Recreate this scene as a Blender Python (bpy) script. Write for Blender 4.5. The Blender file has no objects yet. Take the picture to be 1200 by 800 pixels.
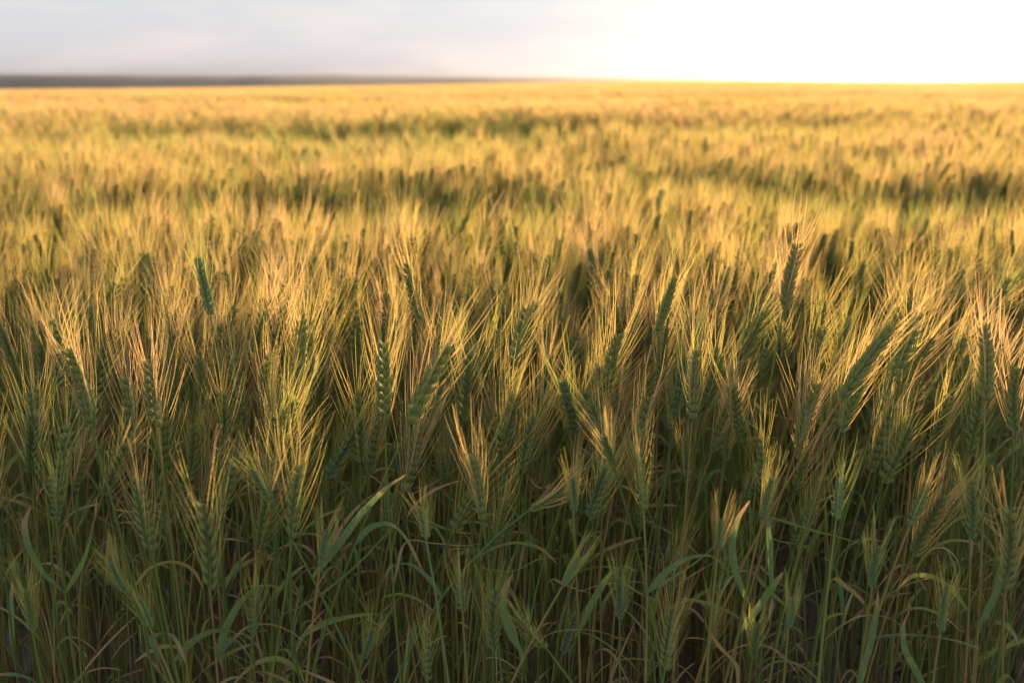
import bpy, math, random
import numpy as np
from mathutils import Vector, Matrix, Euler

R = math.radians
scene = bpy.context.scene
rng = np.random.RandomState(7)
random.seed(7)

# ------------------------------------------------------------------ camera
CAM_H = 1.15
FPX = 1167.0                       # focal length in photo pixels (1200 wide, 35 mm)
PITCH = math.atan((400 - 91) / FPX)
cam_d = bpy.data.cameras.new('camera')
cam = bpy.data.objects.new('camera', cam_d)
scene.collection.objects.link(cam)
cam.location = (0, 0, CAM_H)
cam.rotation_euler = (math.pi / 2 - PITCH, 0, 0)
cam_d.lens = 35.0
cam_d.sensor_width = 36.0
cam_d.clip_start = 0.05
cam_d.clip_end = 90000
cam_d.dof.use_dof = True
cam_d.dof.focus_distance = 1.33
cam_d.dof.aperture_fstop = 3.8
scene.camera = cam

# ------------------------------------------------------------------ sky and sun
SUN_AZ = math.atan((1045 - 600) / FPX)      # to the right of +Y
SUN_EL = R(6.2)
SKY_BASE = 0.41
world = bpy.data.worlds.new("World")
scene.world = world
world.use_nodes = True
nt = world.node_tree
nt.nodes.clear()


class NB:
    """tiny node builder"""
    def __init__(s, nt): s.nt = nt
    def n(s, t, **kw):
        nd = s.nt.nodes.new(t)
        for k, v in kw.items():
            setattr(nd, k, v)
        return nd
    def put(s, sock, v):
        if isinstance(v, bpy.types.NodeSocket): s.nt.links.new(v, sock)
        elif v is not None: sock.default_value = v
    def math(s, op, a, b=None, c=None, clamp=False):
        nd = s.n('ShaderNodeMath', operation=op, use_clamp=clamp)
        for i, v in enumerate((a, b, c)): s.put(nd.inputs[i], v)
        return nd.outputs[0]
    def vmath(s, op, a, b=None, out=0):
        nd = s.n('ShaderNodeVectorMath', operation=op)
        s.put(nd.inputs[0], a); s.put(nd.inputs[1], b)
        return nd.outputs[out]
    def mix(s, f, a, b, blend='MIX'):
        nd = s.n('ShaderNodeMix', data_type='RGBA', blend_type=blend)
        s.put(nd.inputs[0], f)
        for i, v in ((6, a), (7, b)):
            if isinstance(v, tuple) and len(v) == 3: v = (*v, 1)
            s.put(nd.inputs[i], v)
        return nd.outputs[2]
    def ramp(s, f, stops, interp='LINEAR'):
        nd = s.n('ShaderNodeValToRGB')
        nd.color_ramp.interpolation = interp
        el = nd.color_ramp.elements
        while len(el) < len(stops): el.new(0.5)
        for e, (p, c) in zip(el, stops):
            e.position = p; e.color = (*c, 1) if len(c) == 3 else c
        s.put(nd.inputs[0], f)
        return nd.outputs[0]
    def noise(s, vec, scale, detail=3, rough=0.5, dim='3D'):
        nd = s.n('ShaderNodeTexNoise', noise_dimensions=dim)
        s.put(nd.inputs['Vector'], vec)
        nd.inputs['Scale'].default_value = scale
        nd.inputs['Detail'].default_value = detail
        nd.inputs['Roughness'].default_value = rough
        return nd.outputs[0]
    def mapr(s, v, a, b, c=0.0, d=1.0):
        nd = s.n('ShaderNodeMapRange')
        s.put(nd.inputs[0], v)
        for i, q in enumerate((a, b, c, d)): nd.inputs[i + 1].default_value = q
        return nd.outputs[0]


b = NB(nt)
out = b.n('ShaderNodeOutputWorld')
tc = b.n('ShaderNodeTexCoord').outputs['Generated']
nrm = b.vmath('NORMALIZE', tc)
sep = b.n('ShaderNodeSeparateXYZ'); nt.links.new(nrm, sep.inputs[0])
elev = sep.outputs[2]
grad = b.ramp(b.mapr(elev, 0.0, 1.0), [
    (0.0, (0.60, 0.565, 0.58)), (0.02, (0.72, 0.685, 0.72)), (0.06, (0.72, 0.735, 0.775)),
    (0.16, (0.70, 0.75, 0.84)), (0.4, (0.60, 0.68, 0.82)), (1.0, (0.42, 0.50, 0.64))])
# thin streaky cloud, stretched along the horizon
stretch = b.vmath('MULTIPLY', nrm, (2.2, 2.2, 13.0))
cl = b.mapr(b.noise(stretch, 2.3, 5, 0.55), 0.44, 0.66)
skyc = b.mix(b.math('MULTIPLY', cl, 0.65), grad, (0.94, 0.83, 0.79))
def direction(az, el):
    return (math.sin(az) * math.cos(el), math.cos(az) * math.cos(el), math.sin(el))
def glow(az, el, width, col):
    d = b.vmath('DOT_PRODUCT', nrm, direction(az, el), out=1)
    ang = b.math('SUBTRACT', 1.0, d)
    g = b.math('POWER', 2.718, b.math('DIVIDE', b.math('MULTIPLY', ang, -1.0), width))
    nd = b.n('ShaderNodeVectorMath', operation='SCALE')
    nd.inputs[0].default_value = col; nt.links.new(g, nd.inputs['Scale'])
    return nd.outputs[0]
g1 = glow(SUN_AZ + R(6), R(8), 0.010, (2.2, 2.0, 1.8))
g2 = glow(SUN_AZ, R(0.4), 0.00025, (220.0, 135.0, 55.0))
g3 = glow(SUN_AZ, R(5), 0.14, (0.11, 0.09, 0.065))
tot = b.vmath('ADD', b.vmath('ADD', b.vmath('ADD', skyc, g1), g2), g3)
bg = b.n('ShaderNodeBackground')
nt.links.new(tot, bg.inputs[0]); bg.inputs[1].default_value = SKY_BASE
sky = b.n('ShaderNodeTexSky', sky_type='NISHITA')
sky.sun_disc = False
sky.sun_elevation = SUN_EL
sky.sun_rotation = SUN_AZ
bg2 = b.n('ShaderNodeBackground')
hsv = b.n('ShaderNodeHueSaturation'); hsv.inputs['Saturation'].default_value = 0.3
nt.links.new(sky.outputs[0], hsv.inputs['Color'])
nt.links.new(hsv.outputs[0], bg2.inputs[0]); bg2.inputs[1].default_value = 0.003
add = b.n('ShaderNodeAddShader')
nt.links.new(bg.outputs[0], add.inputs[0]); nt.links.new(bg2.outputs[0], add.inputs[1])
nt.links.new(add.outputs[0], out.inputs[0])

sun_d = bpy.data.lights.new('sun', 'SUN')
sun_d.energy = 5.0
sun_d.angle = R(0.6)
sun_d.color = (1.0, 0.67, 0.35)
sun = bpy.data.objects.new('sun', sun_d)
scene.collection.objects.link(sun)
sd = Vector(direction(SUN_AZ, SUN_EL))
sun.rotation_euler = sd.to_track_quat('Z', 'Y').to_euler()
sun.location = (20, 50, 30)

scene.view_settings.view_transform = 'Standard'
scene.view_settings.look = 'None'
scene.view_settings.gamma = 1.0
scene.view_settings.use_curve_mapping = False
scene.view_settings.exposure = 1.2
scene.cycles.max_bounces = 8
scene.cycles.diffuse_bounces = 3
scene.cycles.transmission_bounces = 4
scene.cycles.transparent_max_bounces = 4
scene.cycles.sample_clamp_indirect = 4.0
scene.cycles.use_denoising = True

# ------------------------------------------------------------------ pixel -> point
CP, SP = math.cos(PITCH), math.sin(PITCH)
def at(px, py, D):
    """the point seen at photo pixel (px, py) at view depth D metres"""
    x = (px - 600) / FPX * D; u = (400 - py) / FPX * D
    return np.array([x, D * CP + u * SP, CAM_H - D * SP + u * CP])

# ------------------------------------------------------------------ smooth value noise
_tab = np.random.RandomState(3).rand(256, 256)
def vnoise(x, y, s):
    x = np.asarray(x, float) / s + 1000.3; y = np.asarray(y, float) / s + 1000.7
    xi = np.floor(x).astype(int); yi = np.floor(y).astype(int)
    fx = x - xi; fy = y - yi
    fx = fx * fx * (3 - 2 * fx); fy = fy * fy * (3 - 2 * fy)
    g = lambda a, c: _tab[a % 256, c % 256]
    return (g(xi, yi) * (1 - fx) * (1 - fy) + g(xi + 1, yi) * fx * (1 - fy)
            + g(xi, yi + 1) * (1 - fx) * fy + g(xi + 1, yi + 1) * fx * fy)

def terrain(x, y):
    """a broad swell that rolls away to the left, then a low plain"""
    x = np.asarray(x, float); y = np.asarray(y, float)
    d = np.hypot(x, y)
    az = x / np.maximum(np.abs(y), 1.0)
    t = np.clip((az + 0.50) / 0.72, 0, 1); t = t * t * (3 - 2 * t)
    k = 1.15e-4 * (1 - t) + 8e-6 * t
    z = -k * d * d
    far = np.clip((d - 350) / 1500, 0, 1); far = far * far * (3 - 2 * far)
    z = np.maximum(z, -30.0)
    z = z * (1 - far) + (-32.0) * far
    z = z + 0.012 * (vnoise(x, y, 0.35) - 0.5) * np.clip(1 - d / 60, 0, 1)
    return z

# ------------------------------------------------------------------ mesh buffer
class Buf:
    def __init__(s): s.v = []; s.f = []; s.m = []; s.var = []; s.al = []; s.n = 0
    def add(s, v, f, m=0, var=0.5, al=0.5):
        v = np.asarray(v, float); f = np.asarray(f, int)
        s.v.append(v); s.f.append(f + s.n); s.m.append(np.full(len(f), m))
        s.var.append(np.broadcast_to(np.asarray(var, float), (len(v),)))
        s.al.append(np.broadcast_to(np.asarray(al, float), (len(v),)))
        s.n += len(v)
    def merge(s, o, loc=(0, 0, 0), rz=0.0, sc=1.0, dm=0):
        c, n = math.cos(rz), math.sin(rz)
        M = np.array([[c, -n, 0], [n, c, 0], [0, 0, 1]]) * sc
        for v, f, m, va, al in zip(o.v, o.f, o.m, o.var, o.al):
            s.v.append(v @ M.T + np.asarray(loc)); s.m.append(m); s.var.append(va); s.al.append(al)
        base = s.n
        for f in o.f: s.f.append(f + base)
        s.n += o.n
    def mesh(s, name, mats, smooth=True):
        v = np.concatenate(s.v); f = np.concatenate(s.f); mi = np.concatenate(s.m)
        me = bpy.data.meshes.new(name)
        me.vertices.add(len(v)); me.vertices.foreach_set('co', v.ravel().astype(np.float32))
        me.loops.add(f.size); me.loops.foreach_set('vertex_index', f.ravel().astype(np.int32))
        me.polygons.add(len(f))
        me.polygons.foreach_set('loop_start', (np.arange(len(f)) * 4).astype(np.int32))
        me.polygons.foreach_set('loop_total', np.full(len(f), 4, np.int32))
        me.polygons.foreach_set('material_index', mi.astype(np.int32))
        me.polygons.foreach_set('use_smooth', np.full(len(f), smooth))
        for m in mats: me.materials.append(m)
        for nm, arr in (('var', s.var), ('along', s.al)):
            a = me.attributes.new(nm, 'FLOAT', 'POINT')
            a.data.foreach_set('value', np.concatenate(arr).astype(np.float32))
        me.update(calc_edges=True)
        return me

def unit(v):
    v = np.asarray(v, float); return v / max(np.linalg.norm(v), 1e-9)

def frame_of(t):
    a = np.array([1.0, 0, 0]) if abs(t[0]) < 0.8 else np.array([0, 1.0, 0])
    u = unit(np.cross(t, a)); return u, np.cross(t, u)

def tube(buf, P, rad, sides=5, m=0, var=0.5, al=None, flat=1.0):
    P = np.asarray(P, float); n = len(P)
    T = np.gradient(P, axis=0); T /= np.linalg.norm(T, axis=1)[:, None] + 1e-12
    u, w = frame_of(unit(P[-1] - P[0]))
    a = np.arange(sides) * 2 * math.pi / sides
    ring = np.cos(a)[:, None] * u + np.sin(a)[:, None] * w * flat
    rad = np.broadcast_to(np.asarray(rad, float), (n,))
    V = P[:, None, :] + ring[None] * rad[:, None, None]
    i = np.arange(n - 1)[:, None] * sides; j = np.arange(sides)[None]; j2 = (j + 1) % sides
    F = np.stack([i + j, i + j2, i + sides + j2, i + sides + j], -1).reshape(-1, 4)
    if al is None: al = np.linspace(0, 1, n)
    buf.add(V.reshape(-1, 3), F, m, var, np.repeat(al, sides))

def ribbon(buf, P, width, side, m=0, var=0.5, fold=0.25, twist=0.0):
    """a leaf blade: three verts across, folded along the midrib"""
    P = np.asarray(P, float); n = len(P); t = np.linspace(0, 1, n)
    T = np.gradient(P, axis=0); T /= np.linalg.norm(T, axis=1)[:, None] + 1e-12
    S = np.cross(T, np.broadcast_to(side, T.shape)); S /= np.linalg.norm(S, axis=1)[:, None] + 1e-9
    N = np.cross(S, T)
    ang = twist * t
    S2 = S * np.cos(ang)[:, None] + N * np.sin(ang)[:, None]
    N2 = np.cross(S2, T)
    w = width * np.minimum(1, 0.45 + t * 3.0) * (1 - t ** 3.2) ** 0.8 + 0.0003
    wav = 1 + 0.06 * np.sin(t * 23 + var * 9)
    L = P + S2 * (w * wav)[:, None] * 0.5 + N2 * (w * fold)[:, None]
    Rr = P - S2 * (w / wav)[:, None] * 0.5 + N2 * (w * fold)[:, None]
    V = np.stack([L, P, Rr], 1).reshape(-1, 3)
    i = np.arange(n - 1) * 3
    F = np.concatenate([np.stack([i, i + 1, i + 4, i + 3], -1), np.stack([i + 1, i + 2, i + 5, i + 4], -1)])
    buf.add(V, F, m, var, np.repeat(t, 3))

# ------------------------------------------------------------------ materials
def newmat(name):
    m = bpy.data.materials.new(name); m.use_nodes = True
    m.node_tree.nodes.clear()
    return m, NB(m.node_tree)

def attr(b, name, kind='GEOMETRY'):
    nd = b.n('ShaderNodeAttribute', attribute_type=kind); nd.attribute_name = name
    return nd.outputs['Fac']

def plant_shader(b, col, transl, tcol, rough=0.5, spec=0.35, bump=None):
    pr = b.n('ShaderNodeBsdfPrincipled')
    b.put(pr.inputs['Base Color'], col)
    pr.inputs['Roughness'].default_value = rough
    pr.inputs['Specular IOR Level'].default_value = spec
    if bump is not None:
        bn = b.n('ShaderNodeBump'); bn.inputs['Strength'].default_value = 0.5
        bn.inputs['Distance'].default_value = 0.0006
        b.put(bn.inputs['Height'], bump); b.nt.links.new(bn.outputs[0], pr.inputs['Normal'])
    tr = b.n('ShaderNodeBsdfTranslucent'); b.put(tr.inputs[0], tcol)
    mx = b.n('ShaderNodeMixShader'); mx.inputs[0].default_value = transl
    b.nt.links.new(pr.outputs[0], mx.inputs[1]); b.nt.links.new(tr.outputs[0], mx.inputs[2])
    o = b.n('ShaderNodeOutputMaterial'); b.nt.links.new(mx.outputs[0], o.inputs[0])

# awns: straw gold, greener where the crop is less ripe
m_awn, b = newmat('awn_straw')
ripe = attr(b, 'ripe', 'INSTANCER'); var = attr(b, 'var')
f = b.math('ADD', b.math('MULTIPLY', ripe, 0.8), b.math('MULTIPLY', var, 0.35), clamp=True)
c = b.ramp(f, [(0.0, (0.34, 0.47, 0.13)), (0.42, (0.66, 0.57, 0.15)), (0.75, (0.84, 0.59, 0.23)), (1.0, (0.87, 0.59, 0.32))])
plant_shader(b, c, 0.62, c, 0.45, 0.4)

# ears: waxy blue-green florets with paler edges
m_ear, b = newmat('ear_floret')
ripe = attr(b, 'ripe', 'INSTANCER'); var = attr(b, 'var'); al = attr(b, 'along')
f = b.math('ADD', b.math('MULTIPLY', ripe, 0.6), b.math('MULTIPLY', var, 0.4), clamp=True)
c = b.ramp(f, [(0.0, (0.22, 0.34, 0.16)), (0.5, (0.31, 0.38, 0.12)), (0.8, (0.35, 0.36, 0.12)), (1.0, (0.42, 0.34, 0.15))])
c = b.mix(b.mapr(al, 0.55, 1.0, 0.0, 0.75), c, (0.42, 0.40, 0.14))
ns = b.noise(b.n('ShaderNodeTexCoord').outputs['Object'], 420, 2)
c = b.mix(b.mapr(ns, 0.4, 0.7, 0.0, 0.35), c, (0.30, 0.36, 0.25))
plant_shader(b, c, 0.5, c, 0.6, 0.15, ns)

# stems
m_stem, b = newmat('stem_green')
ripe = attr(b, 'ripe', 'INSTANCER'); var = attr(b, 'var'); al = attr(b, 'along')
c1 = b.ramp(var, [(0.0, (0.11, 0.22, 0.06)), (0.45, (0.17, 0.25, 0.045)), (0.75, (0.28, 0.25, 0.07)), (1.0, (0.38, 0.24, 0.09))])
c = b.mix(b.mapr(al, 0.0, 0.45, 0.75, 0.0), c1, (0.22, 0.145, 0.055))
c = b.mix(b.math('MULTIPLY', b.noise(b.n('ShaderNodeTexCoord').outputs['Object'], 14, 3), 0.35), c, (0.26, 0.20, 0.06))
plant_shader(b, c, 0.3, c, 0.55, 0.3)

# leaves: green to straw with veins, scorched tips
m_leaf, b = newmat('leaf_blade')
var = attr(b, 'var'); al = attr(b, 'along')
obc = b.n('ShaderNodeTexCoord').outputs['Object']
c1 = b.ramp(var, [(0.0, (0.15, 0.25, 0.13)), (0.35, (0.17, 0.27, 0.08)), (0.6, (0.28, 0.32, 0.08)), (0.8, (0.40, 0.30, 0.13)), (1.0, (0.50, 0.36, 0.22))])
n1 = b.noise(obc, 38, 4, 0.6)
tip = b.math('ADD', al, b.math('MULTIPLY', b.math('SUBTRACT', n1, 0.5), 0.9))
c = b.mix(b.mapr(tip, 0.62, 0.95, 0.0, 0.9), c1, (0.48, 0.31, 0.16))
n2 = b.noise(b.vmath('MULTIPLY', obc, (1, 1, 0.25)), 260, 3, 0.6)
c = b.mix(b.mapr(n2, 0.5, 0.75, 0.0, 0.5), c, (0.40, 0.37, 0.17))
plant_shader(b, c, 0.45, c, 0.6, 0.25, n2)

MATS = [m_stem, m_ear, m_awn, m_leaf]

# soil
m_soil, b = newmat('soil')
geo = b.n('ShaderNodeNewGeometry').outputs['Position']
n1 = b.noise(geo, 18, 6, 0.65); n2 = b.noise(geo, 1.3, 3)
c = b.ramp(n1, [(0.25, (0.045, 0.033, 0.027)), (0.5, (0.10, 0.075, 0.06)), (0.75, (0.19, 0.15, 0.125))])
dist = b.vmath('LENGTH', geo, out=1)
c = b.mix(b.mapr(dist, 40, 160), c, b.mix(n2, (0.30, 0.25, 0.10), (0.36, 0.28, 0.12)))
pr = b.n('ShaderNodeBsdfPrincipled'); b.put(pr.inputs['Base Color'], c); pr.inputs['Roughness'].default_value = 0.95
bn = b.n('ShaderNodeBump'); bn.inputs['Strength'].default_value = 0.9; bn.inputs['Distance'].default_value = 0.02
b.put(bn.inputs['Height'], n1); b.nt.links.new(bn.outputs[0], pr.inputs['Normal'])
o = b.n('ShaderNodeOutputMaterial'); b.nt.links.new(pr.outputs[0], o.inputs[0])

# distant farmland: big patches of crop and fallow
m_plain, b = newmat('farmland')
geo = b.n('ShaderNodeNewGeometry').outputs['Position']
vo = b.n('ShaderNodeTexVoronoi', feature='F1'); b.put(vo.inputs['Vector'], b.vmath('MULTIPLY', geo, (0.35, 1.0, 1.0)))
vo.inputs['Scale'].default_value = 0.0035
sp = b.n('ShaderNodeSeparateColor'); b.nt.links.new(vo.outputs['Color'], sp.inputs[0])
c = b.ramp(sp.outputs[0], [(0.0, (0.04, 0.065, 0.055)), (0.5, (0.05, 0.075, 0.06)), (0.85, (0.10, 0.10, 0.08))], 'CONSTANT')
pr = b.n('ShaderNodeBsdfPrincipled'); b.put(pr.inputs['Base Color'], c); pr.inputs['Roughness'].default_value = 1
o = b.n('ShaderNodeOutputMaterial'); b.nt.links.new(pr.outputs[0], o.inputs[0])

def simple(name, col, rough=0.8, amt=0.3, scale=8):
    m, b = newmat(name)
    n = b.noise(b.n('ShaderNodeNewGeometry').outputs['Position'], scale, 3)
    c = b.mix(b.math('MULTIPLY', n, amt), col, tuple(x * 0.5 for x in col))
    pr = b.n('ShaderNodeBsdfPrincipled'); b.put(pr.inputs['Base Color'], c); pr.inputs['Roughness'].default_value = rough
    o = b.n('ShaderNodeOutputMaterial'); b.nt.links.new(pr.outputs[0], o.inputs[0])
    return m
m_bark = simple('bark', (0.12, 0.09, 0.06)); m_tree = simple('tree_leaves', (0.06, 0.085, 0.045))
m_render = simple('pale_wall', (0.75, 0.72, 0.66)); m_tin = simple('tin_roof', (0.40, 0.38, 0.36)); m_hazy_woods = simple('haze_tinted_woods', (0.03, 0.055, 0.062), 1.0, 0.5, 0.01); m_hazy_fallow = simple('haze_tinted_fallow', (0.14, 0.13, 0.165), 1.0, 0.4, 0.004)  # blue of distant air haze mixed into the woods and hill colours
m_dark = simple('dark_door', (0.08, 0.07, 0.06))

# ------------------------------------------------------------------ objects helper
def link(name, data, parent=None):
    o = bpy.data.objects.new(name, data)
    scene.collection.objects.link(o)
    if parent is not None: o.parent = parent
    return o
def tag(o, label=None, cat=None, group=None, kind=None):
    if label: o['label'] = label
    if cat: o['category'] = cat
    if group: o['group'] = group
    if kind: o['kind'] = kind
    return o

# ------------------------------------------------------------------ the ground
def polar_sheet(name, radii, a0, a1, na, zf, mat):
    aa = np.linspace(a0, a1, na)
    Rr, A = np.meshgrid(radii, aa, indexing='ij')
    X = Rr * np.sin(A); Y = Rr * np.cos(A); Z = zf(X, Y)
    V = np.stack([X, Y, Z], -1).reshape(-1, 3)
    nr = len(radii); i = np.arange(nr - 1)[:, None] * na; j = np.arange(na - 1)[None]
    F = np.stack([i + j, i + na + j, i + na + j + 1, i + j + 1], -1).reshape(-1, 4)
    bu = Buf(); bu.add(V, F)
    return link(name, bu.mesh(name, [mat]))
rad = np.concatenate([[0.02], np.linspace(0.2, 5, 130), np.geomspace(5.15, 2600, 110)])
g = polar_sheet('ground', rad, -math.pi, math.pi, 721, terrain, m_soil); tag(g, kind='structure')
far_r = np.geomspace(2500, 7200, 40)
g = polar_sheet('plain', far_r, -math.pi, math.pi, 361,
                lambda x, y: -32.6 + 0 * x, m_plain); tag(g, kind='structure')
# long low ridge at the horizon
def ridge(name, r0, hgt, seed, mat):
    aa = np.linspace(-math.pi, math.pi, 1200)
    prof = np.array([0, 0.4, 0.8, 1.0, 0.8, 0.3, 0]); rr = r0 * (1 + np.linspace(0, 0.35, 7))
    n = 0.72 + 0.25 * vnoise(aa * 9 + seed, aa * 0 + seed, 1.0) * (0.6 + 0.8 * vnoise(aa * 31, aa * 0 + seed, 1.0))
    left = np.clip((0.5 - aa) / 0.9, 0.2, 1)
    H = np.minimum(hgt * n * (0.45 + 0.55 * left), 62)
    Rg, A = np.meshgrid(rr, aa, indexing='ij')
    Z = -34 + prof[:, None] * H[None]
    V = np.stack([Rg * np.sin(A), Rg * np.cos(A), Z], -1).reshape(-1, 3)
    na = len(aa); i = np.arange(6)[:, None] * na; j = np.arange(na - 1)[None]
    F = np.stack([i + j, i + na + j, i + na + j + 1, i + j + 1], -1).reshape(-1, 4)
    bu = Buf(); bu.add(V, F)
    o = link(name, bu.mesh(name, [mat])); tag(o, kind='structure')
ridge('hills', 2900, 49, 5, m_hazy_woods)
ridge('hills', 4700, 64, 19, m_hazy_fallow)

# ------------------------------------------------------------------ wheat anatomy
_ft = np.array([0, 0.22, 0.5, 0.78, 1.0]); _fr = np.array([0.40, 0.92, 1.0, 0.62, 0.10])
def floret(buf, p, d, ln, r, m, var, al0):
    P = p + d * (ln * _ft)[:, None]
    tube(buf, P, _fr * r, 6, m, var, al0 * 0.3 + _ft * 0.7)

def strand(buf, P, rad, m=0, var=0.5, ang=0.0):
    """a thin grooved bristle: a V section, so light passes through it once"""
    P = np.asarray(P, float); n = len(P); rad = np.asarray(rad)
    u, w = frame_of(unit(P[-1] - P[0]))
    u, w = u * math.cos(ang) + w * math.sin(ang), w * math.cos(ang) - u * math.sin(ang)
    V = np.stack([P + u * rad[:, None] - w * rad[:, None] * .4, P + w * rad[:, None] * .7, P - u * rad[:, None] - w * rad[:, None] * .4], 1).reshape(-1, 3)
    i = np.arange(n - 1) * 3
    F = np.concatenate([np.stack([i, i + 1, i + 4, i + 3], -1), np.stack([i + 1, i + 2, i + 5, i + 4], -1)])
    buf.add(V, F, m, var, np.repeat(np.linspace(0, 1, n), 3))

def quad_curve(p0, p1, p2, n):
    t = np.linspace(0, 1, n)[:, None]
    return (1 - t) ** 2 * p0 + 2 * t * (1 - t) * p1 + t * t * p2

def bez3(p0, p1, p2, p3, n):
    t = np.linspace(0, 1, n)[:, None]
    return (1 - t) ** 3 * p0 + 3 * t * (1 - t) ** 2 * p1 + 3 * t * t * (1 - t) * p2 + t ** 3 * p3

def make_ear(be, ba, base, tip, rs, awn_len=0.075, spread=1.0, face=None, n=20, me=1, ma=2, bend=None):
    """ear from base to tip into be, its awns into ba"""
    base = np.asarray(base, float); tip = np.asarray(tip, float)
    L = np.linalg.norm(tip - base); ax = (tip - base) / L
    u, w = frame_of(ax)
    th = rs.rand() * math.pi if face is None else face
    s = u * math.cos(th) + w * math.sin(th); w = np.cross(ax, s)
    bendv = s * (rs.randn() * 0.05 * L) + w * (rs.randn() * 0.05 * L)
    mid = (base + tip) / 2 + bendv
    C = quad_curve(base, mid, tip, n + 1)
    tube(be, C, np.linspace(0.0018, 0.0010, n + 1), 5, me, 0.5)
    ev = rs.rand(); ks = min(1.2, max(0.6, L / 0.085))
    up = np.array([0, 0, 1.0])
    for i in range(n):
        t = i / (n - 1)
        p = C[i]; tan = unit(C[min(i + 1, n)] - C[max(i - 1, 0)])
        sd = 1 if i % 2 else -1
        k = (0.72 + 0.28 * math.sin(math.pi * min(1, t * 0.85 + 0.15))) * ks
        a = R(27 + 5 * rs.randn()) * (1 - 0.4 * t)
        o = unit(tan * math.cos(a) + s * sd * math.sin(a))
        ln = 0.0135 * k * (0.88 + 0.24 * rs.rand()); r = 0.0028 * k
        v = float(np.clip(ev + rs.randn() * 0.12, 0, 1))
        pp = p + s * sd * 0.0022 * ks
        floret(be, pp, o, ln * 0.95, r, me, v, t)
        for q in (-1, 1):
            d2 = unit(o + w * q * (0.30 + 0.08 * rs.randn()))
            p2 = pp + w * q * 0.0022 * k
            floret(be, p2, d2, ln, r * 0.95, me, v, t)
            if t < 0.08 and rs.rand() < 0.5: continue
            # the awn leaves the floret tip, bends towards the ear axis and spreads a little
            st = p2 + d2 * ln * 0.97
            al = awn_len * ks * (0.78 + 0.4 * rs.rand()) * (1.0 - 0.18 * abs(t - 0.45))
            out_d = unit(ax + (s * sd * (0.10 + 0.14 * rs.rand()) + w * q * (0.05 + 0.13 * rs.rand())) * spread + rs.randn(3) * 0.035)
            sw = rs.randn(3) * 0.05 + s * sd * 0.05 * spread
            c1 = st + unit(d2 + out_d) * al * 0.45
            c2 = st + unit(out_d + sw) * al
            P = quad_curve(st - d2 * 0.002, c1, c2, 6)
            strand(ba, P, np.array([0.00034, 0.00031, 0.00027, 0.00022, 0.00017, 0.00009]) * (0.9 + 0.3 * rs.rand()), ma, float(rs.rand()), rs.rand() * 3.14)
    return C

def make_stem(bs, base, ear_base, ax, rs, m=0, bow=0.0):
    base = np.asarray(base, float); h = ear_base[2] - base[2]
    side = np.array([rs.randn(), rs.randn(), 0]) * 0.02 * h
    P = bez3(base, base + np.array([0, 0, 0.45 * h]) + side, ear_base - ax * 0.32 * h, ear_base, 15)
    t = np.linspace(0, 1, 15)
    r = 0.0021 - 0.0009 * t
    v = float(rs.rand())
    # nodes along the stem
    bs_P = []; bs_r = []; bs_t = []
    for i in range(15):
        bs_P.append(P[i]); bs_r.append(r[i]); bs_t.append(t[i])
        if i in (4, 7, 10):
            d = unit(P[i + 1] - P[i])
            for dz, k in ((0.004, 1.0), (0.006, 1.45), (0.009, 1.4), (0.012, 1.0)):
                bs_P.append(P[i] + d * dz); bs_r.append(r[i] * k); bs_t.append(t[i])
    tube(bs, np.array(bs_P), np.array(bs_r), 6, m, v, np.array(bs_t))
    return P

def leaf_path(p, az, ln, rise, droop, rs, n=14):
    """from the stem, up along it, then arching over"""
    o = np.array([math.cos(az), math.sin(az), 0]); t = np.linspace(0, 1, n)[:, None]
    up = np.array([0, 0, 1.0])
    P = p + o * ln * (0.12 * t + 0.55 * t ** 1.6) + up * ln * (rise * t - droop * t ** 2.8)
    q = np.cross(o, up)
    return P + q * ln * rs.randn() * 0.15 * t ** 2

def make_leaf(bl, p, rs, m=3, az=None, ln=None, dry=None, zmax=9.0):
    az = rs.rand() * 2 * math.pi if az is None else az
    ln = 0.12 + 0.13 * rs.rand() if ln is None else ln
    var = float(np.clip(rs.rand() if dry is None else dry + rs.randn() * 0.1, 0, 1))
    P = leaf_path(p, az, ln, 0.55 + 0.45 * rs.rand(), 0.0 + 0.9 * rs.rand() ** 1.6, rs)
    over = P[:, 2] > zmax; P[over, 2] = zmax - (P[over, 2] - zmax) * 0.4
    if var > 0.6: wd = 0.002 + 0.0035 * rs.rand()
    else: wd = 0.004 + 0.005 * rs.rand()
    ribbon(bl, P, wd, (rs.randn() * 0.15, rs.randn() * 0.15, 1), m, var, 0.12 + 0.2 * rs.rand(), rs.randn() * 1.8)

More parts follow.
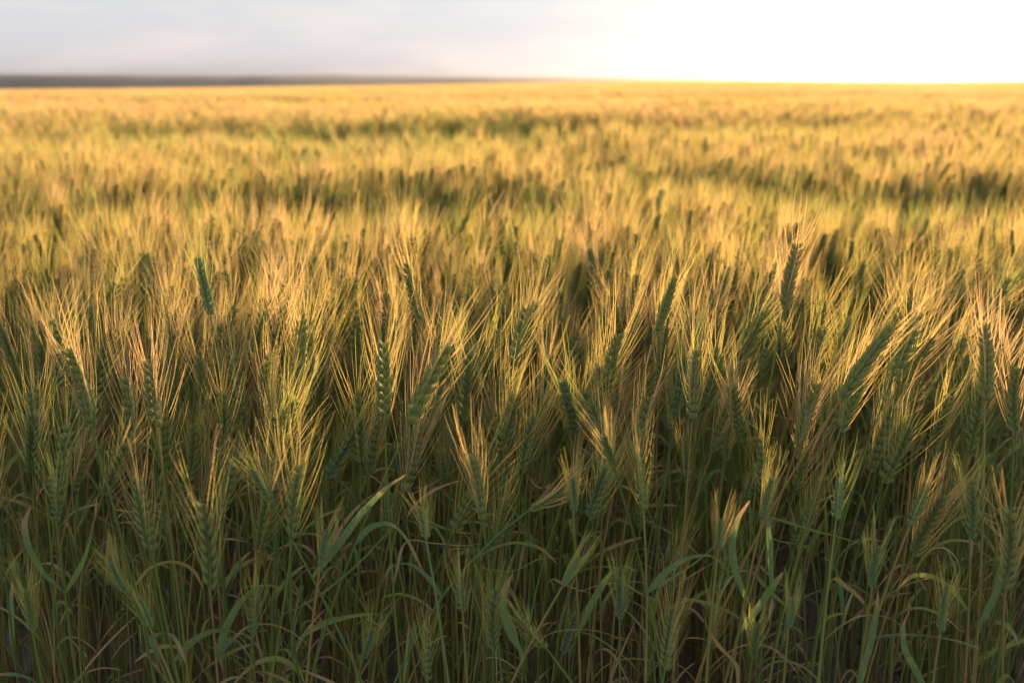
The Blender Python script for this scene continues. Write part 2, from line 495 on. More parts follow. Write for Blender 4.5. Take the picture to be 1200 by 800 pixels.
class Stalk:
    """meshes for one stalk, standing on the origin"""
    def __init__(s, rs, h=None, lean=None, ear=None, tip=None, awn=None, spread=None, face=None, n_leaf=3, base_off=None):
        s.stem, s.ear, s.awns, s.leaves = Buf(), Buf(), Buf(), []
        if ear is None:
            h = 0.80 if h is None else h
            lean = 0.12 if lean is None else lean
            L = 0.080 + 0.03 * rs.rand()
            th = lean * 2.0 + rs.rand() * 0.1
            ax = np.array([math.sin(th), rs.randn() * 0.05, math.cos(th)]); ax = unit(ax)
            tip = np.array([lean * h * 0.55 + ax[0] * L, rs.randn() * 0.02, h]); ear = tip - ax * L
        else:
            ax = unit(tip - ear)
        P = make_stem(s.stem, (0, 0, 0), ear, ax, rs)
        make_ear(s.ear, s.awns, ear, tip, rs, 0.074 + 0.014 * rs.rand() if awn is None else awn,
                 0.7 + 0.6 * rs.rand() if spread is None else spread, face, n=16 + int(rs.randint(4)))
        s.P = P
        hs = [0.34, 0.56, 0.68][:n_leaf]
        for q, hh in enumerate(hs):
            bl = Buf()
            i = int(hh * 14) + (rs.rand() < 0.4)
            make_leaf(bl, P[i], rs, 0, dry=[0.9, 0.6, 0.35][q], ln=0.09 + 0.10 * rs.rand(), zmax=P[-1][2] - 0.03)
            s.leaves.append(bl)

    def merged(s):
        o = Buf()
        for bu, dm in ((s.stem, 0), (s.ear, 0), (s.awns, 0)): o.merge(bu)
        for l in s.leaves:
            l2 = Buf(); l2.merge(l); l2.m = [np.full(len(x), 3) for x in l2.m]; o.merge(l2)
        return o

def remat(bu, k):
    bu.m = [np.full(len(x), k) for x in bu.m]; return bu

GROUP = 'bearded wheat stalks in the front rows'
def build_stalk(st, loc, ripe):
    root = link('wheat_stalk', None); root.location = loc
    root.empty_display_size = 0.05
    for nm, bu, mt in (('stem', st.stem, m_stem), ('ear', st.ear, m_ear)):
        o = link(nm, remat(bu, 0).mesh(nm, [mt]), root); o['ripe'] = ripe
        if nm == 'ear': ear = o
    a = link('awns', remat(st.awns, 0).mesh('awns', [m_awn]), ear); a['ripe'] = ripe
    for l in st.leaves:
        o = link('leaf', l.mesh('leaf', [m_leaf]), root); o['ripe'] = ripe
    root['group'] = GROUP; root['category'] = 'wheat stalk'
    return root

def copy_tree(o, parent=None):
    c = o.copy(); scene.collection.objects.link(c)
    if parent is not None: c.parent = parent
    for ch in kids[o.name]: kids.setdefault(c.name, []); copy_tree(ch, c)
    return c
kids = {}

# ------------------------------------------------------------------ traced stalks
# tip x, tip y, ear-base x, ear-base y, optional look
HERO = [
 (232,305,246,369,'tall dark ear on the left whose pale awns rise above its neighbours'),
 (127,304,128,340,'short dark ear standing upright near the upper left'),
 (354,376,347,459,'thick blue-green ear standing straight, left of centre'),
 (174,421,184,500,''), (82,410,107,500,''), (197,340,193,385,''), (148,445,158,530,''), (40,450,48,525,''),
 (95,330,92,372,''), (270,348,275,400,''), (312,352,308,404,''), (22,330,18,380,''),
 (477,309,492,376,'tall slim ear with pale awns fanned against the blurred field, left of centre'),
 (619,359,601,429,'dark braided ear leaning slightly right at the centre'),
 (527,404,481,496,'long grey-green ear leaning right, below centre left'),
 (449,402,451,492,'thick upright grey-green ear left of centre'),
 (565,309,561,342,''), (790,327,769,391,'dark green ear leaning right, right of centre'), (728,348,730,380,''),
 (784,447,784,505,''), (666,372,685,410,'ear leaning left with awns swept up left near the centre'), (702,414,700,451,''),
 (423,402,426,459,''), (690,470,715,540,''), (398,408,417,440,'small ear leaning sharply left with a splayed fan of awns'),
 (640,410,642,470,''), (520,345,516,396,''), (598,470,600,520,''),
 (935,286,919,361,'tallest dark ear on the right, awns rising clear above the crop'),
 (995,372,984,429,'narrow ear leaning right beside the dark gap in the crop'),
 (1044,384,984,470,'long ear leaning far to the right with swept golden awns'),
 (1077,365,1047,440,'dark ear with lit floret edges leaning right, behind the long leaning one'),
 (1182,326,1156,380,''), (1081,455,1040,500,'ear bent far right over the gap at the right side'),
 (1107,432,1100,496,'dark green upright ear with lit edges near the right edge'),
 (1154,384,1154,470,'brownish ripe ear standing upright near the right edge'),
 (1186,271,1188,301,''), (843,395,828,440,''), (817,410,811,492,''), (931,391,926,432,''), (1015,430,985,505,''),
 (880,360,872,415,''), (860,480,850,540,''), (958,450,935,520,''), (1190,430,1188,510,''),
 (161,560,178,646,'blue-green ear hanging low at the left, half lit by the sun'),
 (130,657,150,695,''), (236,590,246,690,'thick green ear out of focus low on the left'),
 (296,549,319,590,''), (352,549,343,630,'plump green ear in the shade at the left of centre'), (382,620,375,665,''), (161,702,176,736,''),
 (552,534,565,609,'single pale blue-green ear with long awns below the centre'),
 (580,691,578,762,'upright shaded ear at the bottom centre'), (606,717,640,759,'low shaded ear leaning left at the bottom centre'),
 (501,736,501,796,'small bluish ear at the bottom edge, left of centre'),
 (707,511,720,549,''), (749,530,754,597,'plump ear catching light at its tip, right of centre'), (492,594,499,631,''),
 (659,571,621,597,'ear lying almost level to the right in the shade'), (679,654,659,687,''), (539,672,542,717,''),
 (437,736,426,770,''), (790,710,779,785,'ear leaning right at the bottom, right of centre'), (726,676,726,725,''),
 (1087,564,1066,616,'short green ear leaning right beneath the bent leaf on the right'),
 (1137,564,1137,631,''), (1184,600,1178,690,'large blurred ear nearest the camera at the right edge'),
 (987,556,980,609,''), (927,702,924,736,''), (888,729,882,770,''), (845,609,841,646,''), (60,560,66,612,''), (30,690,38,740,''),
 (1030,640,1022,690,''), (1110,690,1102,740,''), (300,690,296,745,''), (670,560,672,600,''), (905,560,893,610,''),
]
# prominent leaves: which pixels they pass through, view depth, dryness, width
LEAVES = [
 ([(352,640),(380,610),(410,575),(440,548),(468,532)], 1.05, 0.25, 0.013),
 ([(340,672),(375,660),(420,630),(455,598),(484,570)], 1.0, 0.35, 0.011),
 ([(432,690),(446,668),(466,657),(486,668),(512,716)], 1.05, 0.15, 0.012),
 ([(670,728),(690,692),(706,668),(724,656),(740,662)], 1.05, 0.3, 0.012),
 ([(1020,580),(1040,581),(1062,586),(1085,593),(1104,598)], 1.15, 0.55, 0.010),
 ([(755,662),(790,645),(820,628),(845,608),(866,590)], 1.1, 0.55, 0.010),
 ([(160,765),(152,742),(172,735),(188,748),(200,772)], 1.0, 0.2, 0.011),
 ([(196,800),(215,778),(240,762),(268,760),(292,782)], 0.95, 0.3, 0.012),
 ([(1050,776),(1080,770),(1110,768),(1145,772),(1170,778)], 0.95, 0.1, 0.012),
 ([(925,612),(950,620),(975,628),(1000,634),(1024,641)], 1.15, 0.4, 0.009),
 ([(940,605),(952,598),(965,592),(978,588),(988,590)], 1.1, 0.5, 0.009),
 ([(640,530),(660,552),(676,566),(696,566),(710,580)], 1.1, 0.45, 0.008),
 ([(645,641),(670,640),(700,641),(725,646),(752,656)], 1.15, 0.9, 0.006),
 ([(272,625),(284,620),(292,632),(300,655),(305,680)], 1.05, 0.15, 0.011),
 ([(175,568),(188,574),(198,578),(208,584),(218,594)], 1.05, 0.65, 0.010),
 ([(0,745),(12,760),(22,778),(32,795),(38,815)], 0.9, 0.35, 0.012),
 ([(985,800),(998,760),(1008,730),(1014,705),(1018,680)], 1.0, 0.2, 0.010),
 ([(890,770),(905,745),(918,720),(928,700),(934,686)], 1.0, 0.25, 0.011),
 ([(455,690),(470,640),(505,640),(540,642),(565,638)], 1.2, 0.9, 0.005),
 ([(620,800),(650,770),(690,762),(720,765),(750,775)], 1.0, 0.8, 0.006),
 ([(1000,690),(1004,668),(1018,680),(1026,690),(1030,700)], 1.1, 0.75, 0.008),
 ([(880,560),(884,600),(887,640),(890,670),(889,700)], 1.05, 0.3, 0.011),
 ([(60,620),(78,600),(92,575),(100,552),(104,540)], 1.1, 0.4, 0.009),
 ([(810,640),(825,670),(845,700),(850,730),(852,760)], 1.1, 0.85, 0.008),
 ([(700,732),(720,742),(740,758),(752,770),(760,782)], 1.0, 0.5, 0.008),
 ([(1100,800),(1085,770),(1070,745),(1066,720),(1072,700)], 0.95, 0.25, 0.010),
 ([(95,700),(70,680),(50,650),(42,620),(48,596)], 1.0, 0.2, 0.013),
 ([(128,690),(150,668),(178,660),(205,668),(222,690)], 1.0, 0.75, 0.010),
 ([(250,720),(262,690),(280,664),(305,650),(330,658)], 1.0, 0.3, 0.012),
 ([(540,700),(520,676),(498,662),(476,664),(462,684)], 1.0, 0.15, 0.012),
 ([(560,640),(585,626),(612,620),(640,628),(660,648)], 1.05, 0.4, 0.010),
 ([(760,720),(782,694),(806,676),(834,670),(856,684)], 1.0, 0.2, 0.013),
 ([(900,660),(886,632),(880,604),(884,580),(896,560)], 1.05, 0.3, 0.012),
 ([(960,740),(984,722),(1010,712),(1040,716),(1062,734)], 1.0, 0.8, 0.009),
 ([(1130,690),(1112,668),(1092,656),(1068,656),(1050,672)], 1.0, 0.5, 0.011),
 ([(1150,740),(1166,712),(1176,684),(1180,660),(1176,636)], 0.95, 0.2, 0.012),
 ([(340,760),(318,742),(296,734),(272,738),(256,756)], 0.95, 0.85, 0.009),
 ([(640,790),(622,764),(612,736),(610,708),(618,684)], 1.0, 0.25, 0.012),
 ([(820,790),(842,770),(868,758),(896,760),(916,776)], 0.95, 0.85, 0.009),
]
LW = ['slim', 'plump']
def place_words(px, py):
    return '%d%% across and %d%% down the picture' % (round(px / 12.0), round(py / 8.0))
used = set()
def unique(lab):
    for pre in ('', 'slender ', 'fuller ', 'paler ', 'duskier ', 'finer '):
        if pre + lab not in used:
            lab = pre + lab; break
    used.add(lab); return lab

def project(p):
    v = np.asarray(p) - np.array([0, 0, CAM_H])
    dep = v[1] * CP - v[2] * SP; up = v[1] * SP + v[2] * CP
    return 600 + FPX * v[0] / dep, 400 - FPX * up / dep, dep

heroes = []
for k, (tx, ty, bx, by, lab) in enumerate(HERO):
    rs = np.random.RandomState(100 + k)
    L = math.hypot(tx - bx, ty - by)
    D = 0.088 * FPX / L * (1 + 0.05 * rs.randn())
    D = min(max(D, 0.86 if 'blur' in lab or 'out of focus' in lab else 1.06), 2.0)
    # keep the crown of the stalk at a wheat height
    if ty < 470: D = max(D, 1.16)
    for _ in range(40):
        zt = at(tx, ty, D)[2]
        if ty > 500: D = min(D, 1.12)
        if zt > 0.93: D *= 1.03
        elif zt < 0.34: D *= 0.97
        else: break
    dep = rs.randn() * 0.012
    tip = at(tx, ty, D + dep); eb = at(bx, by, D)
    ax = unit(tip - eb)
    h = eb[2]
    hl = np.array([ax[0], ax[1], 0])
    foot = eb - hl * h * 0.42 - np.array([0, 0, eb[2]]) + np.array([rs.randn() * 0.015, rs.randn() * 0.015, 0])
    gz = float(terrain(foot[0], foot[1])); foot[2] = gz - 0.004
    st = Stalk(rs, ear=eb - foot, tip=tip - foot, n_leaf=1 + int(rs.randint(2)), face=rs.rand() * math.pi,
               spread=0.8 + 0.5 * rs.rand(), awn=(0.078 if ty < 560 else 0.060) + 0.014 * rs.rand())
    heroes.append([st, foot, D, k])

for pts, D, dry, wd in LEAVES:
    # hang the blade on the traced stalk that passes nearest its foot
    best = None
    for hq in heroes:
        Q = hq[0].P + hq[1]
        for i in range(3, 13):
            qx, qy, dd = project(Q[i])
            e = math.hypot(qx - pts[0][0], (qy - pts[0][1]) * 0.6) + 400 * max(0, dd - 1.12) + 8 * len(hq[0].leaves)
            if best is None or e < best[0]: best = (e, hq, i, dd)
    D = best[3]
    hq, i = best[1], best[2]
    root = hq[0].P[i] + hq[1]
    Ks = np.array([at(px, py, D + 0.03 * q * (1 if dry > .3 else -1) * 0.5) for q, (px, py) in enumerate(pts)])
    Ks = Ks + (root - Ks[0]) * np.linspace(1, 0.6, len(Ks))[:, None]
    t = np.linspace(0, len(Ks) - 1, 26)
    # Catmull-Rom through the traced points
    K = np.vstack([2 * Ks[0] - Ks[1], Ks, 2 * Ks[-1] - Ks[-2]])
    P = []
    for tt in t:
        j = min(int(tt), len(Ks) - 2); f = tt - j
        a, b_, c_, d_ = K[j], K[j + 1], K[j + 2], K[j + 3]
        P.append(0.5 * (2 * b_ + (c_ - a) * f + (2 * a - 5 * b_ + 4 * c_ - d_) * f * f + (3 * b_ - a - 3 * c_ + d_) * f ** 3))
    bl = Buf()
    viewv = (0.2, 0.75, 0.55)
    ribbon(bl, np.array(P) - hq[1], wd * 0.7, viewv, 0, dry, 0.15, random.uniform(-0.9, 0.9))
    hq[0].leaves.append(bl)

for st, foot, D, k in heroes:
    tx, ty, bx, by, lab = HERO[k]
    rs = np.random.RandomState(900 + k)
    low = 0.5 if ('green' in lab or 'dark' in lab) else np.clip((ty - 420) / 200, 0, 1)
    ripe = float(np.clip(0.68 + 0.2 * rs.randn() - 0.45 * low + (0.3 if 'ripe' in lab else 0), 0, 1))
    o = build_stalk(st, foot, ripe)
    if not lab:
        ln = tx - bx
        lean = 'leaning right' if ln > 8 else 'leaning left' if ln < -8 else 'standing upright'
        col = 'straw-tinged' if ripe > 0.65 else 'olive green' if ripe > 0.35 else 'blue-green shaded'
        lab = '%s wheat ear %s, tip %s' % (col, lean, place_words(tx, ty))
    else:
        lab = lab.replace(' ear', ' wheat ear', 1)
    o['label'] = unique(lab)

# ------------------------------------------------------------------ the other front-row stalks
def gap(x, y):
    """thin places in the stand (0 = bare, 1 = full)"""
    g = 1.0
    g *= 1 - 0.93 * math.exp(-(((x / max(y, .1) - 0.335) / 0.045) ** 2) - (((y - 1.75) / 0.45) ** 4))
    g *= 1 - 0.5 * math.exp(-(((x + 0.25) / 0.25) ** 2) - (((y - 1.9) / 0.2) ** 2))
    return g

def crop_h(x, y):
    """height of the crop relative to normal: drill strips and soft hollows across the field"""
    n = vnoise(x, y, 1.3) * 0.6 + vnoise(x, y, 0.45) * 0.4
    h = 1.0 + 0.10 * (n - 0.5)
    yy = y + 0.18 * x
    w = 0.25 * (vnoise(x, y * 0, 1.1) - 0.5) * 2
    h -= 0.055 * np.clip((2.5 - y) / 0.4, 0, 1)
    br = np.clip(1.5 * vnoise(x + 3, y * 0.6, 0.6) - 0.05, 0.25, 1)
    h -= 0.145 * br * np.exp(-(((yy - 2.7 - 2 * w) / 0.55) ** 4))
    h -= 0.09 * np.clip(1.6 * vnoise(x, y, 0.9) - 0.5, 0, 1) * np.exp(-(((yy - 3.7) / 0.5) ** 4))
    h -= 0.05 * np.exp(-(((yy - 4.4 - 2 * w) / 0.4) ** 4))
    h -= 0.17 * np.exp(-(((y - 7.0 - 3 * w) / 1.2) ** 4)) * np.exp(-(((x + 0.5) / 2.9) ** 4))
    h -= 0.10 * np.exp(-(((y - 15 - 4 * w) / 2.0) ** 4)) * vnoise(x, y, 6.0)
    return h

VAR = []
for k in range(26):
    rs = np.random.RandomState(500 + k)
    st = Stalk(rs, h=0.80, lean=0.02 + min(abs(rs.randn()) * 0.12, 0.19), n_leaf=1 + k % 3)
    VAR.append(st)
protos = []
N_FILL = 300 - len(HERO)
rs = np.random.RandomState(21)
fills = []; tries = 0
FRONT, BACK = 1.13, 1.72
while len(fills) < N_FILL and tries < 20000:
    tries += 1
    y = math.sqrt(FRONT ** 2 + rs.rand() * (BACK ** 2 - FRONT ** 2))
    x = (rs.rand() * 2 - 1) * (0.54 * y + 0.05)
    if rs.rand() > gap(x, y): continue
    if not -5 < project((x, y, 0.8))[0] < 1205: continue
    if any((x - a) ** 2 + (y - c) ** 2 < 0.016 ** 2 for a, c, *_ in fills): continue
    hs = float(crop_h(x, y)) * (0.94 + 0.13 * rs.rand())
    if rs.rand() < 0.22: hs *= 0.6 + 0.3 * rs.rand()
    edge = min(1, (y - FRONT) / 0.25)
    hs *= 0.86 + 0.14 * edge
    fills.append((x, y, hs))
kids = {}
for k, (x, y, hs) in enumerate(fills):
    vi = k % len(VAR)
    ripe = float(np.clip(0.55 + 0.22 * rs.randn() - (0.35 if hs < 0.8 else 0), 0, 1))
    if k < len(VAR):
        o = build_stalk(VAR[vi], (0, 0, 0), ripe)
        protos.append(o)
        for c in list(scene.collection.objects)[-8:]:
            pass
    else:
        src = protos[vi]
        o = src.copy(); scene.collection.objects.link(o)
        for ch in src_children[vi]:
            c = ch[0].copy(); scene.collection.objects.link(c); c.parent = o; c['ripe'] = ripe
            for gch in ch[1]:
                g2 = gch.copy(); scene.collection.objects.link(g2); g2.parent = c; g2['ripe'] = ripe
    if k == len(VAR) - 1 or (k < len(VAR) and k == len(fills) - 1):
        src_children = []
        for s in protos:
            src_children.append([(ch, list(ch.children)) for ch in s.children])
    rz = rs.randn() * 1.0 + 0.1
    o.location = (x, y, float(terrain(x, y)) - 0.004)
    o.rotation_euler = (rs.randn() * 0.045, rs.randn() * 0.05 + 0.02, rz)
    o.scale = (hs,) * 3
    tipl = Vector((VAR[vi].P[-1][0], VAR[vi].P[-1][1], 0.80))
    M = Matrix.LocRotScale(o.location, o.rotation_euler, o.scale)
    eb = M @ Vector(VAR[vi].P[-1]); et = M @ tipl
    px, py, dep = project((eb.x, eb.y, eb.z + 0.08))
    bxp, _, _ = project(tuple(eb)); tilt = (M.to_3x3() @ Vector((1, 0, 0))).x * 1.0
    lean = 'bowing right' if tilt > 0.45 else 'bowing left' if tilt < -0.45 else 'upright'
    col = 'golden' if ripe > 0.68 else 'yellow-green' if ripe > 0.4 else 'grey-green'
    size = 'short' if hs < 0.8 else 'tall' if hs > 1.02 else 'mid-height'
    o['label'] = unique('%s %s wheat ear %s, tip %s' % (size, col, lean, place_words(min(max(px, 0), 1200), py)))

# ------------------------------------------------------------------ scatter of stuff by instancing
def scatter(name, pts, rots, scls, idx, ripe, coll, label, cat):
    me = bpy.data.meshes.new(name)
    n = len(pts)
    me.vertices.add(n); me.vertices.foreach_set('co', np.asarray(pts, np.float32).ravel())
    for nm, ty, arr, key in (('rot', 'FLOAT_VECTOR', rots, 'vector'), ('scl', 'FLOAT_VECTOR', scls, 'vector'),
                             ('idx', 'INT', idx, 'value'), ('ripe', 'FLOAT', ripe, 'value')):
        a = me.attributes.new(nm, ty, 'POINT')
        a.data.foreach_set(key, np.asarray(arr, np.int32 if ty == 'INT' else np.float32).ravel())
    for m in MATS: me.materials.append(m)
    o = link(name, me)
    tag(o, label, cat, kind='stuff')
    ng = bpy.data.node_groups.new(name + '_scatter', 'GeometryNodeTree')
    ng.interface.new_socket('Geometry', in_out='INPUT', socket_type='NodeSocketGeometry')
    ng.interface.new_socket('Geometry', in_out='OUTPUT', socket_type='NodeSocketGeometry')
    N = ng.nodes.new; Lk = ng.links.new
    gi = N('NodeGroupInput'); go = N('NodeGroupOutput')
    mp = N('GeometryNodeMeshToPoints')
    Lk(gi.outputs[0], mp.inputs['Mesh'])
    ci = N('GeometryNodeCollectionInfo'); ci.inputs['Collection'].default_value = coll
    ci.inputs['Separate Children'].default_value = True; ci.inputs['Reset Children'].default_value = True
    ip = N('GeometryNodeInstanceOnPoints'); ip.inputs['Pick Instance'].default_value = True
    Lk(mp.outputs[0], ip.inputs['Points']); Lk(ci.outputs[0], ip.inputs['Instance'])
    def na(nm, ty):
        q = N('GeometryNodeInputNamedAttribute'); q.data_type = ty; q.inputs['Name'].default_value = nm
        return q.outputs['Attribute']
    Lk(na('idx', 'INT'), ip.inputs['Instance Index'])
    er = N('FunctionNodeEulerToRotation'); Lk(na('rot', 'FLOAT_VECTOR'), er.inputs[0]); Lk(er.outputs[0], ip.inputs['Rotation'])
    Lk(na('scl', 'FLOAT_VECTOR'), ip.inputs['Scale'])
    Lk(ip.outputs[0], go.inputs[0])
    md = o.modifiers.new('scatter', 'NODES'); md.node_group = ng
    return o

def proto_coll(name, bufs):
    col = bpy.data.collections.new(name)
    for i, bu in enumerate(bufs):
        me = bu.mesh('%s_%02d' % (name, i), MATS)
        ob = bpy.data.objects.new('%s_%02d' % (name, i), me)
        col.objects.link(ob)
    return col

def fullmat(st):
    o = Buf()
    for bu, k in ((st.stem, 0), (st.ear, 1), (st.awns, 2)):
        o.merge(remat(bu, k))
    for l in st.leaves: o.merge(remat(l, 3))
    return o

def wedge(n, y0, y1, rs, k=0.60, pad=0.3):
    y = np.sqrt(y0 ** 2 + rs.rand(n) * (y1 ** 2 - y0 ** 2))
    x = (rs.rand(n) * 2 - 1) * (k * y + pad)
    return x, y

def field_zone(y0, y1, dens, rs, ksp=0.60, pad=0.3, jitter=0.0):
    n = int(dens * ((ksp * (y0 + y1) / 2 + pad) * 2) * (y1 - y0))
    return wedge(n, y0, y1, rs, ksp, pad)

def ripeness(x, y, rs):
    r = 0.48 + 0.35 * (vnoise(x, y, 2.1) - 0.5) + 0.30 * np.clip((y - 3) / 12, 0, 1) + 0.18 * rs.randn(len(x))
    r -= 0.85 * np.clip((0.97 - crop_h(x, y)) / 0.12, 0, 1)
    return np.clip(r, 0, 1)

# near field: full stalks
bufs = [fullmat(st) for st in VAR]
near_c = proto_coll('near_stalk', bufs)
rs = np.random.RandomState(77)
x, y = field_zone(BACK, 5.2, 330, rs)
keep = np.array([rs.rand() < gap(a, c) * (0.65 if crop_h(a, c) < 0.88 else 1) for a, c in zip(x, y)])
x, y = x[keep], y[keep]
hs = crop_h(x, y) * (0.92 + 0.14 * rs.rand(len(x)))
low = rs.rand(len(x)) < 0.15; hs[low] *= 0.65 + 0.3 * rs.rand(low.sum())
n = len(x)
rot = np.stack([rs.randn(n) * .05, rs.randn(n) * .05 + .02, rs.randn(n) * 1.1 + .1], 1)
pts_a = (np.stack([x, y, terrain(x, y) - 0.004], 1), rot, np.stack([hs] * 3, 1), rs.randint(0, len(bufs), n), ripeness(x, y, rs))

# mid field: clumps of lighter stalks
def light_stalk(rs, h, awn_n, awn_r, ear_r=0.0052, stem_r=0.0018, al=0.08):
    bu = Buf(); lean = rs.randn() * 0.05
    az = rs.rand() * 6.28
    o = np.array([math.cos(az), math.sin(az), 0]) * lean + np.array([0.02, 0, 0])
    p1 = np.array([o[0] * h, o[1] * h, h - 0.085]); ax = unit(np.array([o[0] * 2.5, o[1] * 2.5, 1])); tip = p1 + ax * 0.085
    tube(bu, quad_curve(np.zeros(3), np.array([0, 0, h * .5]), p1, 4), stem_r, 3, 0, float(rs.rand()))
    r = np.array([.5, 1.1, .85, 1.1, .85, 1.0, .4]) * ear_r
    tube(bu, p1 + ax * np.linspace(0, .085, 7)[:, None], r, 5, 1, float(rs.rand()), np.linspace(0, .8, 7))
    u, w = frame_of(ax)
    for i in range(awn_n):
        t = rs.rand(); a = rs.rand() * 6.28; s = u * math.cos(a) + w * math.sin(a)
        st = p1 + ax * (0.01 + t * .075) + s * ear_r * .7
        d = unit(ax + s * (0.12 + .22 * rs.rand()))
        l = al * (0.8 + .4 * rs.rand())
        strand(bu, np.array([st, st + unit(ax + s * .25) * l * .5, st + d * l]), np.array([1, .7, .3]) * awn_r, 2, float(rs.rand()), rs.rand() * 3.14)
    if rs.rand() < 0.7:
        bl = Buf(); make_leaf(bl, np.array([0, 0, h * (0.4 + .35 * rs.rand())]), rs, 3, ln=0.16, zmax=h - 0.08); bu.merge(bl)
    return bu
def clump(rs, n, wx, wy, **kw):
    bu = Buf()
    for i in range(n):
        bu.merge(light_stalk(rs, 0.80 * (0.88 + .2 * rs.rand()), **kw), loc=((rs.rand() - .5) * wx, (rs.rand() - .5) * wy, 0))
    return bu
rs = np.random.RandomState(5)
mid = [clump(rs, 7, 0.17, 0.17, awn_n=22, awn_r=0.00040) for _ in range(14)]
farb = [clump(rs, 55, 0.9, 0.5, awn_n=12, awn_r=0.0009, ear_r=0.006, stem_r=0.003) for _ in range(8)]
mid_c = proto_coll('mid_clump', mid); far_c = proto_coll('far_clump', farb)

def zone(y0, y1, dens, rs, nb, ksp=0.60, pad=0.5, rotlim=6.28):
    x, y = field_zone(y0, y1, dens, rs, ksp, pad)
    n = len(x); hs = crop_h(x, y) * (0.94 + .1 * rs.rand(n))
    rot = np.stack([rs.randn(n) * .03, rs.randn(n) * .03, (rs.rand(n) - .5) * rotlim], 1)
    return (np.stack([x, y, terrain(x, y)], 1), rot, np.stack([hs] * 3, 1), rs.randint(0, nb, n), ripeness(x, y, rs))
rs = np.random.RandomState(8)
# one object holds the whole crop behind the front rows: collections joined in order near, mid, far
allc = bpy.data.collections.new('crop_prototypes')
names = []
for pre, colx in (('a', near_c), ('b', mid_c), ('c', far_c)):
    for ob in sorted(colx.objects, key=lambda q: q.name):
        ob.name = pre + '_' + ob.name; allc.objects.link(ob)
pm = zone(5.2, 19, 46, rs, len(mid))
pf = zone(18.5, 60, 3.6, rs, len(farb), rotlim=0.8)
pg = zone(60, 150, 1.3, rs, len(farb), rotlim=0.8)
ph = zone(150, 330, 0.35, rs, len(farb), rotlim=0.8)
na_, nm_ = len(bufs), len(mid)
parts = [(pts_a, 0), (pm, na_), (pf, na_ + nm_), (pg, na_ + nm_), (ph, na_ + nm_)]
cat = lambda i: np.concatenate([p[i] if i != 3 else p[3] + off for p, off in parts])
scatter('wheat_crop', cat(0), cat(1), cat(2), cat(3), cat(4), allc,
        'golden green wheat crop filling the field behind the front rows out to the skyline', 'wheat crop')

# undergrowth: low tillers, blades and dry leaves between the front stalks
def tuft(rs):
    bu = Buf()
    for i in range(7):
        p = np.array([rs.randn() * .03, rs.randn() * .03, 0]); h = 0.35 + 0.36 * rs.rand()
        q = p + np.array([rs.randn() * .035, rs.randn() * .035, h])
        P = quad_curve(p, np.array([p[0], p[1], h * .5]), q, 7)
        tube(bu, P, np.linspace(.0019, .0011, 7), 5, 0, float(rs.rand()), np.linspace(0, .5, 7))
        if rs.rand() < 0.6:
            make_leaf(bu, P[rs.randint(1, 7)], rs, 3, ln=0.06 + .12 * rs.rand(), dry=0.35 + .6 * rs.rand(), zmax=0.62)
    return bu
rs = np.random.RandomState(31)
tc_ = proto_coll('tuft', [tuft(rs) for _ in range(16)])
x, y = field_zone(1.22, 3.1, 110, rs, 0.58, 0.1)
keep = np.array([rs.rand() < 0.15 + 0.85 * gap(a, c) for a, c in zip(x, y)]); x, y = x[keep], y[keep]
n = len(x); s_ = 0.75 + .3 * rs.rand(n)
scatter('undergrowth', np.stack([x, y, terrain(x, y)], 1), np.stack([rs.randn(n) * .08, rs.randn(n) * .08, rs.rand(n) * 6.28], 1),
        np.stack([s_] * 3, 1), rs.randint(0, 16, n), rs.rand(n) * .5, tc_,
        'tangle of low green blades and dry leaves between the wheat stems', 'undergrowth')

# clods and straw on the bare soil
rs = np.random.RandomState(41)
def clod(rs):
    bu = Buf(); r = 0.012 + .012 * rs.rand()
    t = np.linspace(-1, 1, 6); P = np.stack([t * r, 0 * t, 0 * t], 1)
    rr = np.sqrt(np.clip(1 - t ** 2, 0.03, 1)) * r * (0.75 + .4 * rs.rand(6))
    tube(bu, P, rr, 7, 0, 0.5, flat=0.7); return bu
cb = [clod(rs) for _ in range(8)]
col = bpy.data.collections.new('clod')
for i, bu in enumerate(cb):
    ob = bpy.data.objects.new('clod_%d' % i, bu.mesh('clod', [m_soil], smooth=False)); col.objects.link(ob)
x, y = wedge(2600, 0.9, 3.4, rs, 0.6, .1); n = len(x); s_ = 0.3 + 1.1 * rs.rand(n) ** 2
scatter('soil_crumbs', np.stack([x, y, terrain(x, y)], 1), rs.rand(n, 3) * 3, np.stack([s_] * 3, 1), rs.randint(0, 8, n), rs.rand(n), col,
        'dark crumbly soil clods lying on the ground under the wheat', 'soil')

# ------------------------------------------------------------------ thin evening haze
HAZE = 6.5e-5
m_haze = bpy.data.materials.new('haze_air'); m_haze.use_nodes = True
m_haze.node_tree.nodes.clear(); b = NB(m_haze.node_tree)
pv = b.n('ShaderNodeVolumePrincipled')
pv.inputs['Color'].default_value = (0.93, 0.92, 0.94, 1)
pv.inputs['Density'].default_value = HAZE
pv.inputs['Anisotropy'].default_value = 0.97
o = b.n('ShaderNodeOutputMaterial'); b.nt.links.new(pv.outputs[0], o.inputs['Volume'])
hb = Buf()
v = [(a, c, e) for a in (-7400., 7400.) for c in (-7400., 7400.) for e in (-36., 34.)]
hb.add(v, [[0, 1, 3, 2], [4, 6, 7, 5], [0, 4, 5, 1], [2, 3, 7, 6], [0, 2, 6, 4], [1, 5, 7, 3]])
tag(link('haze', hb.mesh('haze', [m_haze], False)), 'thin warm evening haze over the field and the far plain', 'haze', kind='stuff')

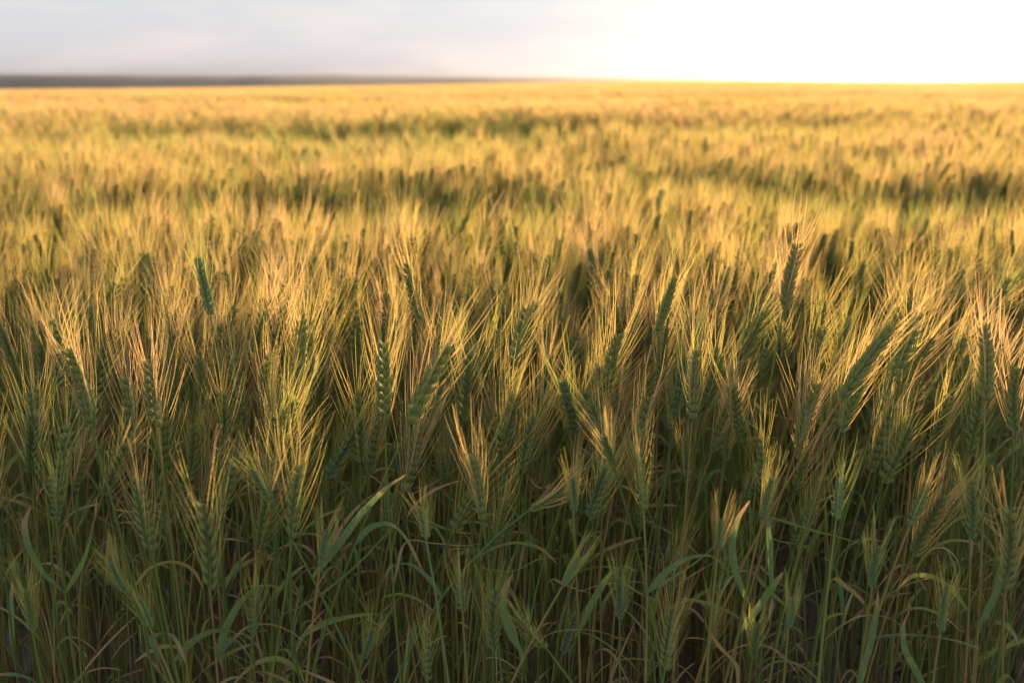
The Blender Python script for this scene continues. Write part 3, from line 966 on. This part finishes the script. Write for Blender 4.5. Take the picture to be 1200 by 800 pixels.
# ------------------------------------------------------------------ far specks on the plain
def ground_ray(px, py, zp):
    p = at(px, py, 1.0) - np.array([0, 0, CAM_H]); t = (zp - CAM_H) / p[2]
    return np.array([p[0] * t, p[1] * t, zp])
p = ground_ray(490, 99, -32.6)
rs = np.random.RandomState(9)
root = link('broad_tree', None); root.location = p
tag(root, 'small dark tree standing alone on the far skyline, left of centre', 'tree')
bt = Buf(); tube(bt, np.array([[0, 0, 0], [0.3, 0, 5], [0, 0, 11]]), [1.0, .7, .4], 8); link('trunk', bt.mesh('trunk', [m_bark]), root)
bc = Buf()
for i in range(2600):
    d = rs.randn(3); d /= np.linalg.norm(d); r = rs.rand() ** .4
    lob = 1 + 0.25 * math.sin(d[0] * 4 + 1) * math.cos(d[2] * 5)
    q = d * r * np.array([9, 9, 6.5]) * lob + [0, 0, 14]
    a = unit(rs.randn(3)); c_ = unit(np.cross(a, rs.randn(3))); s = .6
    bc.add([q - a * s, q - c_ * s * .5, q + a * s, q + c_ * s * .5], [[0, 1, 2, 3]])
link('crown', bc.mesh('crown', [m_tree]), root)

p = ground_ray(343, 100, -32.6)
root = link('farm_shed', None); root.location = p; root.rotation_euler.z = 0.3
tag(root, 'tiny pale farm shed far off on the plain, left of centre', 'shed')
def box(bu, x0, x1, y0, y1, z0, z1):
    v = [(a, c, e) for a in (x0, x1) for c in (y0, y1) for e in (z0, z1)]
    bu.add(v, [[0, 1, 3, 2], [4, 6, 7, 5], [0, 4, 5, 1], [2, 3, 7, 6], [0, 2, 6, 4], [1, 5, 7, 3]])
bw = Buf(); box(bw, -14, 14, -7, 7, 0, 6); link('wall', bw.mesh('wall', [m_render], False), root)
br = Buf(); v = [(-14.6, -7.6, 6.02), (14.6, -7.6, 6.02), (14.6, 7.6, 6.02), (-14.6, 7.6, 6.02), (-14.6, 0, 9.5), (14.6, 0, 9.5)]
br.add(v, [[0, 1, 5, 4], [2, 3, 4, 5], [0, 4, 3, 3], [1, 2, 5, 5], [0, 3, 2, 1]])
link('roof', br.mesh('roof', [m_tin], False), root)
bd = Buf(); box(bd, -3, 3, -7.1, -7.02, 0, 4.5); link('door', bd.mesh('door', [m_dark], False), root)
